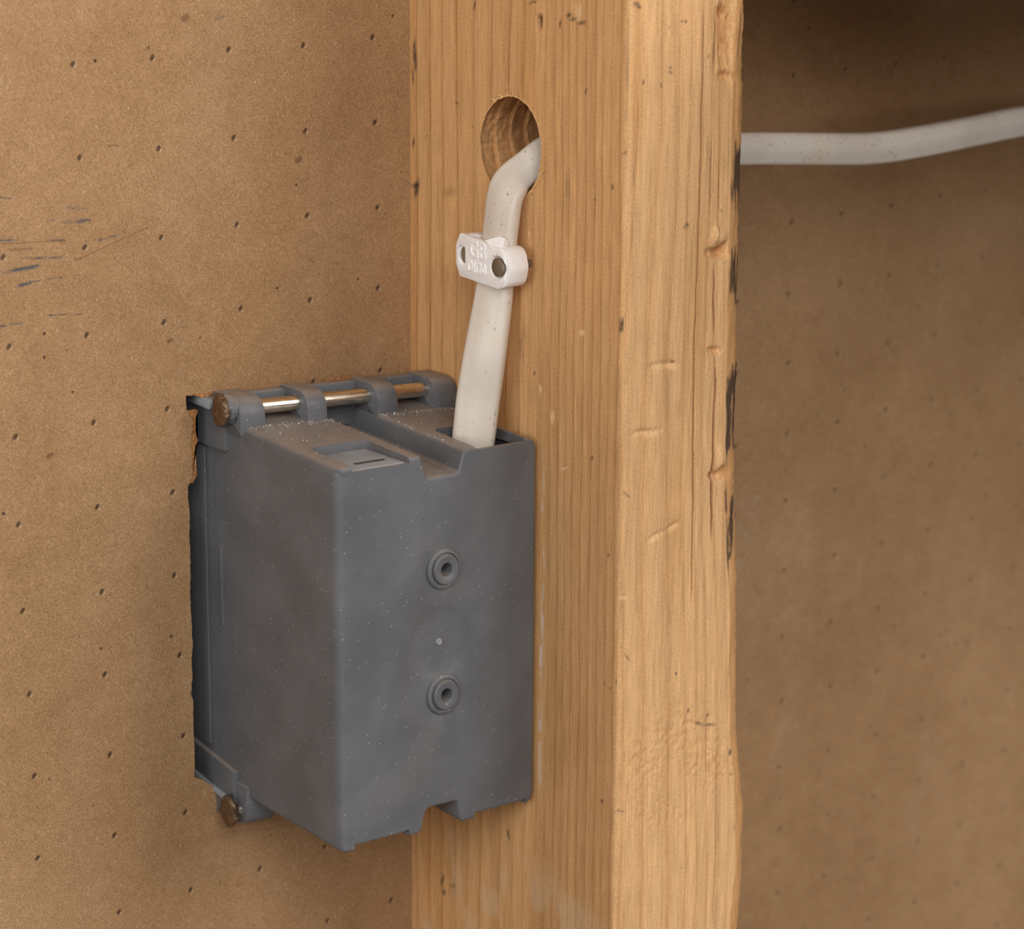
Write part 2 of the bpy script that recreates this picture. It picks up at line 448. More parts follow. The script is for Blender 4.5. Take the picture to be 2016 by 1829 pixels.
def torn(outline, y, thick, seed, lift=None):
    """ragged scrap of paper left on the cut edge"""
    P = ragged(outline, 0.45, 0.30, seed, closed=True)
    bm = bmesh.new()
    vs = [bm.verts.new((p[0], y+(0 if lift is None else lift(p)), p[1])) for p in P]
    f = bm.faces.new(vs); bmesh.ops.triangulate(bm, faces=[f])
    ext = bmesh.ops.extrude_face_region(bm, geom=bm.faces[:])
    for g in ext['geom']:
        if isinstance(g, bmesh.types.BMVert): g.co.y += thick
    return link('torn_paper', bm_mesh('torn_paper', bm), M_TORN, wall)
torn(px_wall([(364, 806), (388, 808), (386, 820), (384, 845), (389, 868), (385, 880), (386, 915), (389, 935), (380, 950), (366, 952), (364, 880)]), 0.15, 0.5, 21)
torn([un(u, v, 'y', -4.6)[[0, 2]] for u, v in [(634, 748), (692, 740), (692, 750), (682, 756), (672, 768), (664, 770), (656, 763), (646, 762)]], -4.6, 0.5, 22)
torn(px_wall([(378, 776), (422, 772), (420, 779), (395, 783)]), -0.2, 0.4, 23)
torn(px_wall([(428, 1556), (440, 1562), (447, 1592), (441, 1600), (434, 1575)]), -0.3, 0.5, 24)

# ------------------------------------------------------------------ stud
D = 87.5
HC = (-42.8, 92.2); HR = 12.3; HRZ = 13.0     # bored hole: centre (y, z), radii
ZR = np.concatenate([np.arange(-560, -146, 18.0), np.arange(-146, 138, 0.5), np.arange(138, 560, 18.0)])
def edge_fn(L, y):
    A = np.array([un(u, v, 'y', y) for v, u in L]); o = np.argsort(A[:, 2])
    return np.interp(ZR, A[o, 2], A[o, 0])
rim = [(0, 1457), (200, 1456), (300, 1452), (450, 1449), (600, 1446), (720, 1443), (900, 1440), (1000, 1440), (1100, 1442), (1190, 1445), (1330, 1442), (1440, 1443),
       (1500, 1447), (1527, 1452), (1580, 1455), (1715, 1454), (1790, 1448), (1829, 1443)]
wane = [(0, 1450), (150, 1441), (250, 1440), (400, 1437), (600, 1430), (800, 1428), (900, 1426), (1000, 1425), (1100, 1430), (1180, 1436), (1300, 1434), (1450, 1436),
        (1527, 1444), (1600, 1447), (1715, 1446), (1829, 1435)]
XR = edge_fn(rim, -D+3.5)+(vnoise(ZR*0.9, 0, 31)-.5)*0.5; XW = edge_fn(wane, -D)
nz = len(ZR)
cols = []   # each: (x(z), y(z), face id)
nside = 540; rc = 1.6
for k in range(nside+1): cols.append((np.zeros(nz), np.full(nz, -(D-rc)*k/nside), 0))
for k in range(1, 8):
    a = math.pi/2*k/8; cols.append((np.full(nz, rc-rc*math.cos(a)), np.full(nz, -D+rc-rc*math.sin(a)), 0 if k < 4 else 1))
nfront = 226
for k in range(nfront+1): cols.append((rc+(XW-rc)*k/nfront, np.full(nz, -D), 1))
for k in range(1, 17):
    f = k/16; cols.append((XW+(XR-XW)*math.sin(f*math.pi/2)**0.9, -D+3.5*(1-math.cos(f*math.pi/2)), 2))
cols = [(c[0], np.broadcast_to(c[1], (nz,)).astype(float), c[2]) for c in cols]
nright = 150
for k in range(1, nright+1):
    f = k/nright; b = np.clip(f*6, 0, 1); cols.append((XR*(1-b)+38.0*b, np.full(nz, (-D+3.5)*(1-f)), 3))
for k in range(1, 6): cols.append((np.full(nz, 38.0*(1-k/6)), np.zeros(nz), 4))
X = np.stack([c[0] for c in cols]); Y = np.stack([c[1] for c in cols]); FID = np.array([c[2] for c in cols])[:, None]+np.zeros((1, nz), int)
Z = np.broadcast_to(ZR, X.shape).copy(); nc = len(cols)
DEP = np.zeros_like(X)        # inward displacement
# ---- colour
def mixc(c, m, col): return c*(1-m[..., None])+np.array(col)[:3]*m[..., None]
light = np.array(lin(216, 169, 117))[:3]; late = np.array(lin(172, 116, 66))[:3]
T = -Y
wob = (vnoise(Z/38.0, 0.3, 1)-.5)*1.1+(vnoise(T/6.0, Z/22.0, 2)-.5)*0.8
ringd = np.zeros_like(X)
tp = [820, 847, 872, 901, 935, 970, 1006, 1032, 1055, 1077, 1095, 1110, 1122, 1138, 1156, 1175, 1190, 1208, 1226]
bt = [822, 846, 869, 895, 920, 944, 981, 1007, 1029, 1051, 1070, 1087, 1102, 1116, 1133, 1150, 1168, 1183, 1200]
rs = np.random.RandomState(4)
zt_, zb_ = 128.0, -110.0
fz = np.clip((Z-zb_)/(zt_-zb_), -0.6, 1.6)
for a, b in zip(tp, bt):
    ta = -un(a, 30, 'x', 0)[1]; tb = -un(b, 1740, 'x', 0)[1]
    d = (tb+(ta-tb)*fz)-(T+wob)          # >0 : towards the wall from the line
    s = 0.55+0.5*rs.rand(); w1 = 0.5+1.2*rs.rand()*(1.4 if ta < 45 else 0.6)
    ringd += np.where(FID == 0, s*np.where(d > 0, 0.55*np.exp(-d/w1)+0.45*np.exp(-d/0.22), np.exp(d/0.16)), 0)
# flat-sawn bands on the narrow face
Xw = X+(vnoise(Z/45.0, 0.7, 3)-.5)*1.4+(vnoise(X/5.0, Z/26.0, 4)-.5)*1.0
bands = [((1256, 1229, 1222), 1.0, 1.6), ((1301, 1268, 1262), .9, 2.2), ((1337, 1313, 1316), .95, 2.0), ((1360, 1344, 1348), .9, 1.2), ((1383, 1368, 1371), 1.0, 1.0),
         ((1401, 1384, 1391), .9, .9), ((1417, 1406, 1414), 1.0, .8), ((1436, 1424, 1434), .9, .6)]
for (a, b, c), s, w in bands:
    pa, pb, pc = un(a, 200, 'y', -D), un(b, 800, 'y', -D), un(c, 1700, 'y', -D)
    xl = np.interp(Z, [pc[2], pb[2], pa[2]], [pc[0], pb[0], pa[0]])
    d = Xw-xl
    ringd += np.where((FID == 1) | (FID == 2), s*np.where(d < 0, 0.75*np.exp(d/w), np.exp(-d/(0.35*w))), 0)
ringd = np.clip(ringd, 0, 1.25)
ringd += np.where(FID >= 3, 0.4, 0)
colr = light+(late-light)*(ringd*np.where(FID == 0, 0.86*(0.75+0.5*vnoise(T/0.9, Z/7.0, 58)), 0.55))[..., None]
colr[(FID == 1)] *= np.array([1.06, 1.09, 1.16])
colr *= (0.93+0.14*vnoise((X-Y)/3.1, Z/60.0, 6))[..., None]
colr *= (0.90+0.20*vnoise((X-Y)/0.42, Z/5.0, 7))[..., None]
# warmer resin streaks
res = sstep(0.60, 0.9, vnoise((X-Y)/7.0, Z/55.0, 8)); colr *= (1-res[..., None]*np.array([0.05, 0.10, 0.17]))
# grey weathering along the strip beside the box
wth = (FID == 0)*sstep(50, 58, T)*sstep(70, 10, Z)*(0.55+0.6*vnoise(T/2.2, Z/30.0, 9)); colr = mixc(colr, np.clip(wth, 0, 1)*0.26, lin(150, 108, 68))
# chalk rubbed beside the box edge
chk = (FID == 0)*np.exp(-((T-57.2-(vnoise(Z/20., .2, 12)-.5)*1.5)/0.55)**2)*sstep(18, 4, Z)*sstep(-83, -72, Z)*sstep(0.35, 0.75, vnoise(T*1.2, Z/3.0, 10))
colr = mixc(colr, np.clip(chk, 0, 1)*0.75, lin(214, 206, 204))
chk = (FID == 0)*sstep(0.62, 0.8, vnoise(T/7.0, Z/9.0, 11))*sstep(-95, -110, Z)*0.35; colr = mixc(colr, chk, lin(214, 190, 160))

def blob(mode, u, v, ru, rv, rot=0.0, pw=2.0):
    """soft mask of an ellipse given in photo pixels on a stud face"""
    if mode == 's': p = un(u, v, 'x', 0); a = -(Y-p[1])*4.75; sel = FID == 0; q = Z-p[2]; b = -q*7.3+a*0.28
    else: p = un(u, v, 'y', -D); a = (X-p[0])*5.85; sel = (FID == 1) | (FID == 2); q = Z-p[2]; b = -q*7.4-a*0.19
    c, s = math.cos(rot), math.sin(rot); a, b = a*c+b*s, -a*s+b*c
    r = (np.abs(a/ru)**pw+np.abs(b/rv)**pw)**(1/pw)
    return np.where(sel, np.clip(1.35-r*0.9, 0, 1)*(r < 1.5), 0)
INK = lin(52, 46, 48)
for mode, L in (('s', [(817, 115, 4, 22), (815, 90, 2.5, 14), (813, 150, 2, 14), (814, 280, 2.5, 10), (820, 372, 5, 18), (817, 365, 8, 5), (899, 203, 3, 2.5), (1061, 40, 4, 11),
                       (1120, 30, 5, 4), (1128, 38, 6, 3), (1145, 45, 8, 3), (1103, 47, 2, 8), (935, 8, 2, 10), (1050, 4, 8, 2), (1153, 180, 2, 6), (1233, 300, 7, 2), (1206, 368, 2, 5),
                       (1225, 640, 5, 12), (1230, 628, 3, 8), (1221, 650, 2, 6), (1166, 902, 2.5, 4), (1198, 1093, 2.5, 3), (1214, 1343, 3, 3), (1201, 1355, 2, 2), (1185, 1577, 3, 3), (1052, 735, 2, 4),
                       (1254, 10, 6, 4), (871, 1733, 3, 12), (874, 1757, 4, 6), (888, 1745, 2, 4), (893, 1744, 2, 5), (1001, 1643, 2.5, 11), (840, 268, 1.5, 1.5), (930, 250, 1.5, 1.5), (1170, 392, 2, 3), (1190, 1345, 2, 2)]),
                 ('f', [(1253, 8, 6, 4), (1258, 14, 5, 3), (1320, 133, 3, 2), (1320, 143, 4, 2.5), (1302, 168, 2, 4), (1267, 162, 2, 4), (1350, 42, 3, 3), (1353, 443, 4, 4), (1348, 448, 3, 2),
                       (1234, 974, 8, 1.5), (1235, 1294, 9, 1.5), (1331, 1326, 2.5, 3), (1355, 1399, 3, 4), (1375, 1424, 8, 3), (1395, 1427, 14, 3), (1393, 1408, 2.5, 4), (1438, 1481, 4, 7), (1440, 1525, 2, 2),
                       (1342, 1708, 2, 2), (1222, 1597, 8, 2), (1326, 713, 3, 2), (1343, 42, 2, 2), (1395, 110, 2, 2), (1420, 415, 2, 2), (1318, 54, 2, 2), (1445, 1630, 2, 3)])):
    for i, (u, v, a, b) in enumerate(L):
        rot = {(1234, 974): 0.7, (1235, 1294): 0.9}.get((u, v), (rs.rand()-.5)*0.6)
        mk = blob(mode, u, v, a*1.0, b*1.0, rot); mk *= (0.45+0.8*vnoise((X-Y)*2.0, Z*1.4, 14))
        colr = mixc(colr, np.clip(mk, 0, 1)*0.85, INK)
# grey streaks along the arris
st = blob('s', 1236, 150, 3, 140)*sstep(0.5, 0.8, vnoise(T*1.5, Z/5.0, 15)); colr = mixc(colr, st*0.55, lin(92, 78, 66))
st = blob('f', 1250, 330, 3, 110)*sstep(0.5, 0.8, vnoise(X*1.5, Z/5.0, 16)); colr = mixc(colr, st*0.4, lin(92, 78, 66))
st = blob('s', 1112, 370, 9, 45)*sstep(0.5, 0.8, vnoise(T*1.5, Z/4.0, 17)); colr = mixc(colr, st*0.3, lin(92, 78, 66))
st = blob('s', 1028, 690, 10, 50)*sstep(0.4, 0.8, vnoise(T*1.5, Z/3.0, 18)); colr = mixc(colr, st*0.3, lin(92, 78, 66))
st = blob('s', 885, 378, 14, 9); colr = mixc(colr, st*0.3, lin(120, 76, 40))
# pale chips
for mode, u, v, a, b, r in (('s', 1147, 655, 6, 5, 0), ('s', 1065, 766, 2.5, 8, -.2), ('s', 1140, 22, 5, 14, 0), ('s', 1043, 460, 2, 4, 0), ('f', 1222, 656, 6, 8, 0), ('f', 1228, 1176, 6, 3, 0), ('s', 1088, 820, 4, 12, 0), ('s', 1110, 922, 9, 2, -.2)):
    mk = blob(mode, u, v, a, b, r); colr = mixc(colr, mk*0.6, lin(240, 205, 158)); DEP += mk*0.25
# paired oval dents on the narrow face
for u, v, a, b, r in ((1302, 718, 22, 6, -.22), (1322, 719, 13, 6, -.22), (1262, 851, 17, 4.5, -.2), (1282, 852, 18, 6, -.2), (1290, 1056, 17, 5, -.55), (1325, 1036, 15, 4.5, -.6)):
    mk = blob('f', u, v, a, b, r); DEP += mk*0.55; colr = mixc(colr, blob('f', u, v+2, a*0.8, b*0.7, r)*0.35, lin(236, 200, 152))
# rectangular pick in the side
mk = blob('s', 1061, 44, 4.5, 10, 0, 8); DEP += mk*1.2; colr = mixc(colr, mk*0.5, lin(120, 76, 36))
# long splits and crushed notches near the outer edge
def crack(L, wpx, dep, seed, dark=0.7):
    global colr, DEP
    A = np.array([un(u, v, 'y', -D) for v, u in L]); o = np.argsort(A[:, 2]); A = A[o]
    xl = np.interp(Z, A[:, 2], A[:, 0])+(vnoise(Z/4.0, 0.1, seed)-.5)*0.35
    on = (Z > A[0, 2]) & (Z < A[-1, 2]) & ((FID == 1) | (FID == 2))
    fade = sstep(A[0, 2], A[0, 2]+8, Z)*sstep(A[-1, 2], A[-1, 2]-8, Z)
    mk = np.where(on, np.exp(-((X-xl)/(wpx/5.85))**2)*fade, 0); DEP += mk*dep; colr = mixc(colr, mk*dark, lin(108, 62, 28))
crack([(0, 1387), (120, 1386), (230, 1382), (330, 1380), (430, 1377), (600, 1370), (800, 1366), (1000, 1365), (1200, 1362)], 1.3, 0.8, 41, .5)
crack([(250, 1402), (350, 1400), (440, 1399)], 1.2, .5, 42, .5)
crack([(300, 1417), (400, 1416), (450, 1416)], 1.3, .6, 43, .5)
crack([(500, 1407), (600, 1406), (690, 1405)], 1.6, .9, 44)
crack([(690, 1407), (760, 1410), (850, 1406), (950, 1401), (1080, 1402)], 2.0, 1.0, 45)
crack([(1000, 1411), (940, 1412)], 1.5, .6, 46)
crack([(0, 1410), (80, 1409), (150, 1406), (165, 1404)], 2.2, 1.4, 47)
crack([(1440, 1412), (1700, 1409), (1829, 1402)], 1.2, .3, 48, .4)
crack([(1400, 1390), (1450, 1392), (1540, 1390)], 1.2, .3, 49, .3)
for u, v, a, b, dp in ((1432, 60, 15, 60, 2.0), (1422, 25, 10, 12, 1.2), (1430, 150, 14, 8, 1.4), (1412, 498, 18, 9, 1.7), (1422, 490, 14, 12, 1.2), (1407, 690, 12, 6, 1.3), (1414, 936, 16, 8, 1.7), (1425, 925, 10, 8, 1.2)):
    mk = blob('f', u, v, a, b)*(0.55+0.8*vnoise(X*1.8, Z/2.0, 50)); DEP += mk*dp; colr = mixc(colr, np.clip(mk, 0, 1)*0.30, lin(176, 116, 56))
# raised, bent slivers beside the notches
for u, v, a, b, r in ((1416, 478, 9, 20, .55), (1404, 470, 6, 18, .4), (1416, 905, 13, 22, .1), (1408, 460, 5, 12, .2)):
    DEP -= blob('f', u, v, a, b, r)*0.7
# torn, fuzzy grain low on the narrow face
tear = np.zeros_like(X)
for u, v, a, b in ((1340, 1440, 70, 60), (1270, 1500, 40, 70), (1390, 1500, 50, 60), (1300, 1600, 60, 30)): tear = np.maximum(tear, blob('f', u, v, a, b))
chip = vnoise(X*0.8, Z*1.1+1.6*vnoise(X*1.2, Z*0.3, 52), 51); DEP += tear*(sstep(0.45, 0.75, chip)*0.22+0.16*(vnoise(X*2.4, Z*1.6, 56)-.5))
colr = mixc(colr, tear*sstep(0.5, 0.8, chip)*0.30, lin(196, 138, 78))
# bark left on the waney edge
zpx = lambda v: un(1440, v, 'y', -D)[2]
bk = np.zeros_like(X); wz = FID == 2
for v0, v1, s in ((262, 440, 1.0), (470, 620, .9), (640, 700, .6), (700, 915, 1.0), (950, 1150, .7), (0, 140, .6)):
    bk = np.maximum(bk, s*sstep(zpx(v1+30), zpx(v1-60), Z)*sstep(zpx(v0-30), zpx(v0+60), Z))
bk = wz*sstep(0.72, 0.95, bk*0.72+0.55*vnoise((X-Y)/0.45, Z/9.0, 53)+0.18*vnoise((X-Y)/0.2, Z/2.5, 57)-0.05)*(bk > 0); colr = mixc(colr, np.clip(bk, 0, 1)*0.92, lin(56, 42, 38))
colr = mixc(colr, np.where(wz, 0.45, 0)*(1-np.clip(bk, 0, 1)), lin(168, 112, 58)); DEP += wz*(vnoise((X-Y)/0.9, Z/6.0, 54)-.4)*0.5
# fine tool and weather relief
DEP += np.where(FID <= 1, (ringd > 0.4)*0.03+0.03*vnoise((X-Y)*2.0, Z/12.0, 55), 0)
# ---- bored hole: drop faces inside, snap their rim
def hole_r(th): return 1.0+0.012*np.sin(3*th+1)+0.02*(vnoise(th*9, 0.2, 60)-.5)+0.018*(vnoise(th*31, 0.2, 61)-.5)
NX = np.zeros_like(X); NY = np.zeros_like(X)
NX[:] = np.where(FID == 0, 1, np.where(FID == 3, -1, np.where(FID == 2, -0.6, 0))); NY[:] = np.where((FID == 1), 1, np.where(FID == 2, 0.8, np.where(FID == 4, -1, 0)))
VX, VY = X+NX*DEP, Y+NY*DEP; VZ = Z.copy()
def in_hole(fid):
    th = np.arctan2((VZ-HC[1])/HRZ, (VY-HC[0])/HR); r = np.hypot((VY-HC[0])/HR, (VZ-HC[1])/HRZ)
    return (FID == fid) & (r < hole_r(th)), th
keep = np.ones((nc, nz-1), bool)
for fid in (0, 3):
    ins, th = in_hole(fid)
    nxt = np.roll(ins, -1, 0)
    drop = ins[:, :-1] | ins[:, 1:] | nxt[:, :-1] | nxt[:, 1:]
    keep &= ~drop
    used = np.zeros((nc, nz), bool)       # verts of dropped faces lying outside the circle form the rim
    used[:, :-1] |= drop; used[:, 1:] |= drop; used |= np.roll(used, 1, 0)
    rimv = used & ~ins & (FID == fid)
    rr = hole_r(th)
    VY = np.where(rimv, HC[0]+HR*rr*np.cos(th), VY); VZ = np.where(rimv, HC[1]+HRZ*rr*np.sin(th), VZ)
    if fid == 0: colr = mixc(colr, np.where(rimv, 0.7, 0), lin(238, 196, 140))
I = np.arange(nc*nz).reshape(nc, nz); J = np.roll(I, -1, 0)
quads = np.stack([I[:, :-1], I[:, 1:], J[:, 1:], J[:, :-1]], -1)[keep]
V = np.stack([VX, VY, VZ], -1).reshape(-1, 3); C4 = np.concatenate([np.clip(colr, 0.01, 1), np.ones(X.shape+(1,))], -1).reshape(-1, 4)
# bore wall with auger ridges
nth, nx = 220, 90
th = np.arange(nth)*2*math.pi/nth; xs = np.linspace(-0.05, 38.05, nx)
TH, XS = np.meshgrid(th, xs, indexing='ij')
rg = XS/5.2+TH/(2*math.pi)+0.25*(vnoise(TH*2, XS/6, 62)-.5)
saw = rg-np.floor(rg)
rad = hole_r(TH)*(1+np.where((XS > 0.3) & (XS < 37.7), 0.07*saw+0.03*vnoise(TH*7, XS*0.8, 63), 0.0)*sstep(0, 1.5, XS))
rough = sstep(0.35, 1.0, np.sin(TH))*0.05*(vnoise(TH*16, XS*1.4, 64)-.3); rad += rough*sstep(0, 1, XS)
B = np.stack([XS, HC[0]+HR*rad*np.cos(TH), HC[1]+HRZ*rad*np.sin(TH)], -1).reshape(-1, 3)
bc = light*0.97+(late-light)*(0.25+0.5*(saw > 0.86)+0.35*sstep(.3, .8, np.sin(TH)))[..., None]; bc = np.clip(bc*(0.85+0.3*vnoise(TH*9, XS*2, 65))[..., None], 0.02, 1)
BI = np.arange(nth*nx).reshape(nth, nx)+len(V); BJ = np.roll(BI, -1, 0)
bq = np.stack([BI[:, :-1], BJ[:, :-1], BJ[:, 1:], BI[:, 1:]], -1).reshape(-1, 4)
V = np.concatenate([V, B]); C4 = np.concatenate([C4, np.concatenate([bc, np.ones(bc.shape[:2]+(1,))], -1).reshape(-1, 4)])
Q = np.concatenate([quads.reshape(-1, 4), bq])
me = bpy.data.meshes.new('wall_stud')
me.vertices.add(len(V)); me.vertices.foreach_set('co', (V*MM).astype(np.float32).ravel())
me.loops.add(Q.size); me.loops.foreach_set('vertex_index', Q.astype(np.int32).ravel())
me.polygons.add(len(Q)); me.polygons.foreach_set('loop_start', np.arange(0, Q.size, 4, dtype=np.int32)); me.polygons.foreach_set('loop_total', np.full(len(Q), 4, np.int32))
me.update(calc_edges=True); me.validate()
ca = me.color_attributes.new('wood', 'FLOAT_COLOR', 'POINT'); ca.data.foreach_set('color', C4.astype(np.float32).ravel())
me.polygons.foreach_set('use_smooth', np.ones(len(me.polygons), bool)); me.materials.append(M_WOOD)
stud = bpy.data.objects.new('wall_stud', me); COL.objects.link(stud)
tag(stud, 'rough pine wall stud with a bored hole and bark along its outer edge', 'stud')

# splinters fraying at the rim of the bored hole
def splinter(u, v, du, dv, w, parent, lift=0.5, bend=0.4):
    p = un(u, v, 'x', 0); q = un(u+du, v+dv, 'x', 0); p[0] = -0.02; q[0] = -lift
    n = 5; rings = []
    dirv = (q-p)/np.linalg.norm(q-p); sd = np.cross(dirv, [1, 0, 0])
    for k in range(n):
        f = k/(n-1); c = p+(q-p)*f+np.array([-1, 0, 0])*bend*f*f; ww = w*(1-f*0.92)
        rings.append(np.array([c+sd*ww, c+np.array([-.2*ww, 0, 0]), c-sd*ww, c+np.array([.25, 0, 0])]))
    return link('splinter', loft('splinter', rings), M_SPLINT, parent, 40)
for a in ((1062, 345, 14, -8, .45), (1064, 340, 10, 10, .35), (1050, 372, 8, -5, .3), (1043, 382, 9, -3, .3), (1057, 356, 10, 2, .3), (990, 191, -8, -6, .3), (1005, 188, 5, -8, .3), (975, 198, -6, -5, .3), (1020, 193, 6, -6, .25)):
    splinter(*a, stud)

# unseen board added above the view to shade the right-hand bay
blk = link('shade_board', box_mesh('shade_board', 75, 640, -330, -0.5, 142, 162, 1.5), M_WOOD2)
tag(blk, 'unseen pine board added above the right-hand bay to shade it', 'light blocker')

# ------------------------------------------------------------------ electrical box
SHEAR = -0.025
def sk(me):
    """the box sits a touch lower on its stud side"""
    n = len(me.vertices); co = np.empty(n*3, np.float32); me.vertices.foreach_get('co', co); co = co.reshape(-1, 3)
    co[:, 2] += SHEAR*(co[:, 0]+0.032); me.vertices.foreach_set('co', co.ravel()); me.update(); return me
box = thing('electrical_box', (-32, -30, -82), 'dark grey plastic electrical box nailed to the stud at the wall cut-out', 'electrical box')
YB = -55.5
def ztop(y): return 19.6+0.055*(y-YB)
def zbot(y): return -81.2+0.03*(y-YB)
XL, XRB = -64.0, -1.0
def outline(y):
    t, b = ztop(y), zbot(y)
    return rounded([(XL, b, 2.2), (XL, t, 2.4), (-38.2, t, 1.3), (-36.4, t-6, .9), (-26.4, t-6, 1.6), (-24.7, t, 2.0), (XRB, t, 3.0), (XRB, b, 3.4),
                    (-25.6, b, 1.6), (-26.6, b+6.3, 1.6), (-36.8, b+6.3, 2.2), (-38.2, b, 1.8)], 6)
rings = []
def ring3(P, y): return np.stack([P[:, 0], np.full(len(P), y), P[:, 1]], 1)
for y in (13.0, 0.0, -20.0, -40.0): rings.append(ring3(outline(y), y))
RB = 0.9
for k in range(6):
    a = math.pi/2*k/5; P0 = outline(YB); r = RB+1.9*sstep(XL+1.5, XL+0.2, P0[:, 0])        # broader round on the outer upright edge
    q = inset(P0, 1.0)-P0; P1 = P0+q*(r*(1-math.cos(a)))[:, None]
    rings.append(np.stack([P1[:, 0], YB+r*(1-math.sin(a)), P1[:, 1]], 1))
body = loft('body', rings)
def notch(x0, x1, y0, top, depth, r=2.6):
    P = rounded([(x0, y0, r), (x1, y0, r), (x1, -62, 0.3), (x0, -62, 0.3)], 5)
    return prism('n', P, 'z', (ztop(-50)-depth if top else zbot(-50)+depth), (40 if top else -110))
cut = [box_mesh('c', -61.8, -3.0, -53.0, 11.0, -71.5, 10.5, 0.5),
       box_mesh('c', -22.6, -3.0, -53.6, -8, 2.0, 17.4, 0.5),
       notch(-59.6, -42.0, -37, True, 1.7), notch(-59.6, -42.2, -37, False, 1.8), notch(-20.8, -3.2, -37, False, 1.8),
       notch(-21.0, -4.6, -37.0, True, 1.0)]
P = rounded([(-20.4, -37.6, 2.2), (-4.4, -37.6, 2.2), (-4.4, -54.3, 0.6), (-20.4, -54.3, 0.6)], 5)
cut.append(prism('o', P, 'z', 9.0, 40.0))
cut.append(lathe('dish', [(0.02, 0.95), (2.5, 0.93), (5, 0.86), (7.5, 0.70), (9.3, 0.34), (10.3, -0.03), (10.4, -2.0), (0.02, -2.0)], (-32.1, YB, -30.4), (0, 1, 0), 64))
for zc in (-10.8, -44.4): cut.append(lathe('bore', [(1.85, -6), (1.85, 12)], (-31.3, YB, zc), (0, 1, 0), 24))
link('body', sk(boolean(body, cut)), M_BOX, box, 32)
# knock-out flaps lying in the recesses
fl = rounded([(-58.9, -37.8, 1.8), (-42.7, -37.8, 1.8), (-42.7, -54.6, .4), (-58.9, -54.6, .4)], 4)
f1 = link('knockout_flap', sk(prism('knockout_flap', fl, 'z', 17.7, 18.45, 0.15)), M_BOX2, box, 35)
f1['label'] = 'lighter grey knockout flap'
link('slot_shade', sk(box_mesh('slot_shade', -54.6, -45.6, -50.6, -49.2, 18.35, 18.62, 0.1)), M_DARK, f1, 35)  # dark bar on the flap, painting the shade inside a slot
link('rib', sk(prism('rib', rounded([(-51.0, -38.4, .1), (-43.2, -38.4, .1), (-43.2, -47.5, .1), (-46.0, -48.4, .1)], 1), 'z', 18.4, 18.62)), M_BOX2, f1, 35)
fb = rounded([(-58.9, -38, 1.8), (-42.9, -38, 1.8), (-42.9, -55.2, .4), (-58.9, -55.2, .4)], 4)
for dx in (0, 38.8):
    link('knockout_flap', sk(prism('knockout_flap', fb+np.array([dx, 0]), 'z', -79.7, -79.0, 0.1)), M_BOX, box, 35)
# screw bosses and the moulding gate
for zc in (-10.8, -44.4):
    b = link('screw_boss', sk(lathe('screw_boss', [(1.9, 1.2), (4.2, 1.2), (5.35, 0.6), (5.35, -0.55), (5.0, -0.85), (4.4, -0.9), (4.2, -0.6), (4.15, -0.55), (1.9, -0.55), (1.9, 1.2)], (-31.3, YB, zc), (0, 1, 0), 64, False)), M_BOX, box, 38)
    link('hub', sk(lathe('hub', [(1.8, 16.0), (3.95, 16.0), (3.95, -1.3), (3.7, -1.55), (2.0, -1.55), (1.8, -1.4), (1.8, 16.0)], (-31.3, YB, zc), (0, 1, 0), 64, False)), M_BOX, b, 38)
    link('bore_shade', sk(lathe('bore_shade', [(0.02, 15.6), (1.75, 15.6), (1.75, 9.6), (1.2, 9.2), (0.02, 9.2)], (-31.3, YB, zc), (0, 1, 0), 24)), M_DARK, b, 38)  # dark end piece that paints deep shade into the screw hole
link('mould_gate', sk(lathe('mould_gate', [(0.95, 0.6), (0.95, -0.05), (0.75, -0.3), (0.35, -0.25), (0.02, -0.1)], (-32.1, YB+.75, -30.4), (0, 1, 0), 20)), M_MARK, box, 30)
# nailing flange with its lugs; runs a little askew to the wall
def yn(x): return -9.0-(x+67)*7.0/60.0          # nail line
ANG = math.atan2(-7.0, 60.0)
def flange_pts(P): return P
def askew(me, x0=-67.0):
    n = len(me.vertices); co = np.empty(n*3, np.float32); me.vertices.foreach_get('co', co); co = co.reshape(-1, 3)
    co[:, 1] += (yn(0)-yn(x0))*0.001*0+(-7.0/60.0)*(co[:, 0]+0.067); me.vertices.foreach_set('co', co.ravel()); me.update(); return sk(me)
NZ_T, NZ_B = 25.9, -83.6
plate = rounded([(-63.0, 17.0, .5), (-0.6, 17.0, .5), (-0.6, 28.9, 2.6), (-63.0, 28.4, .8)], 4)
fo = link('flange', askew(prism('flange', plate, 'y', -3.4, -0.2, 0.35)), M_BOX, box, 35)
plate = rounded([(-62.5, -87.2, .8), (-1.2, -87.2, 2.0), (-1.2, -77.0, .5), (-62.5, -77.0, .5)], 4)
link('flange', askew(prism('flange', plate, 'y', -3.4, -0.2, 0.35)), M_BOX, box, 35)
def lug_prof(top):
    if top: pts = [(-1.0, 19.6, 0), (-1.0, 29.3, .4), (-13.6, 29.3, 4.6), (-13.8, 19.6, .2)]
    else: pts = [(-1.0, -76.0, 0), (-1.0, -87.2, .4), (-13.4, -87.2, 3.6), (-13.6, -76.0, .2)]
    return rounded(pts, 7)
for x0, x1 in ((-64.6, -57.4), (-45.4, -39.6), (-24.7, -18.6), (-7.3, -0.4)):
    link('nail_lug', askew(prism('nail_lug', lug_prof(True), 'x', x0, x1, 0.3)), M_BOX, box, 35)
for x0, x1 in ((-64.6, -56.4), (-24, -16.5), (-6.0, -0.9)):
    link('nail_lug', askew(prism('nail_lug', lug_prof(False), 'x', x0, x1, 0.3)), M_BOX, box, 35)
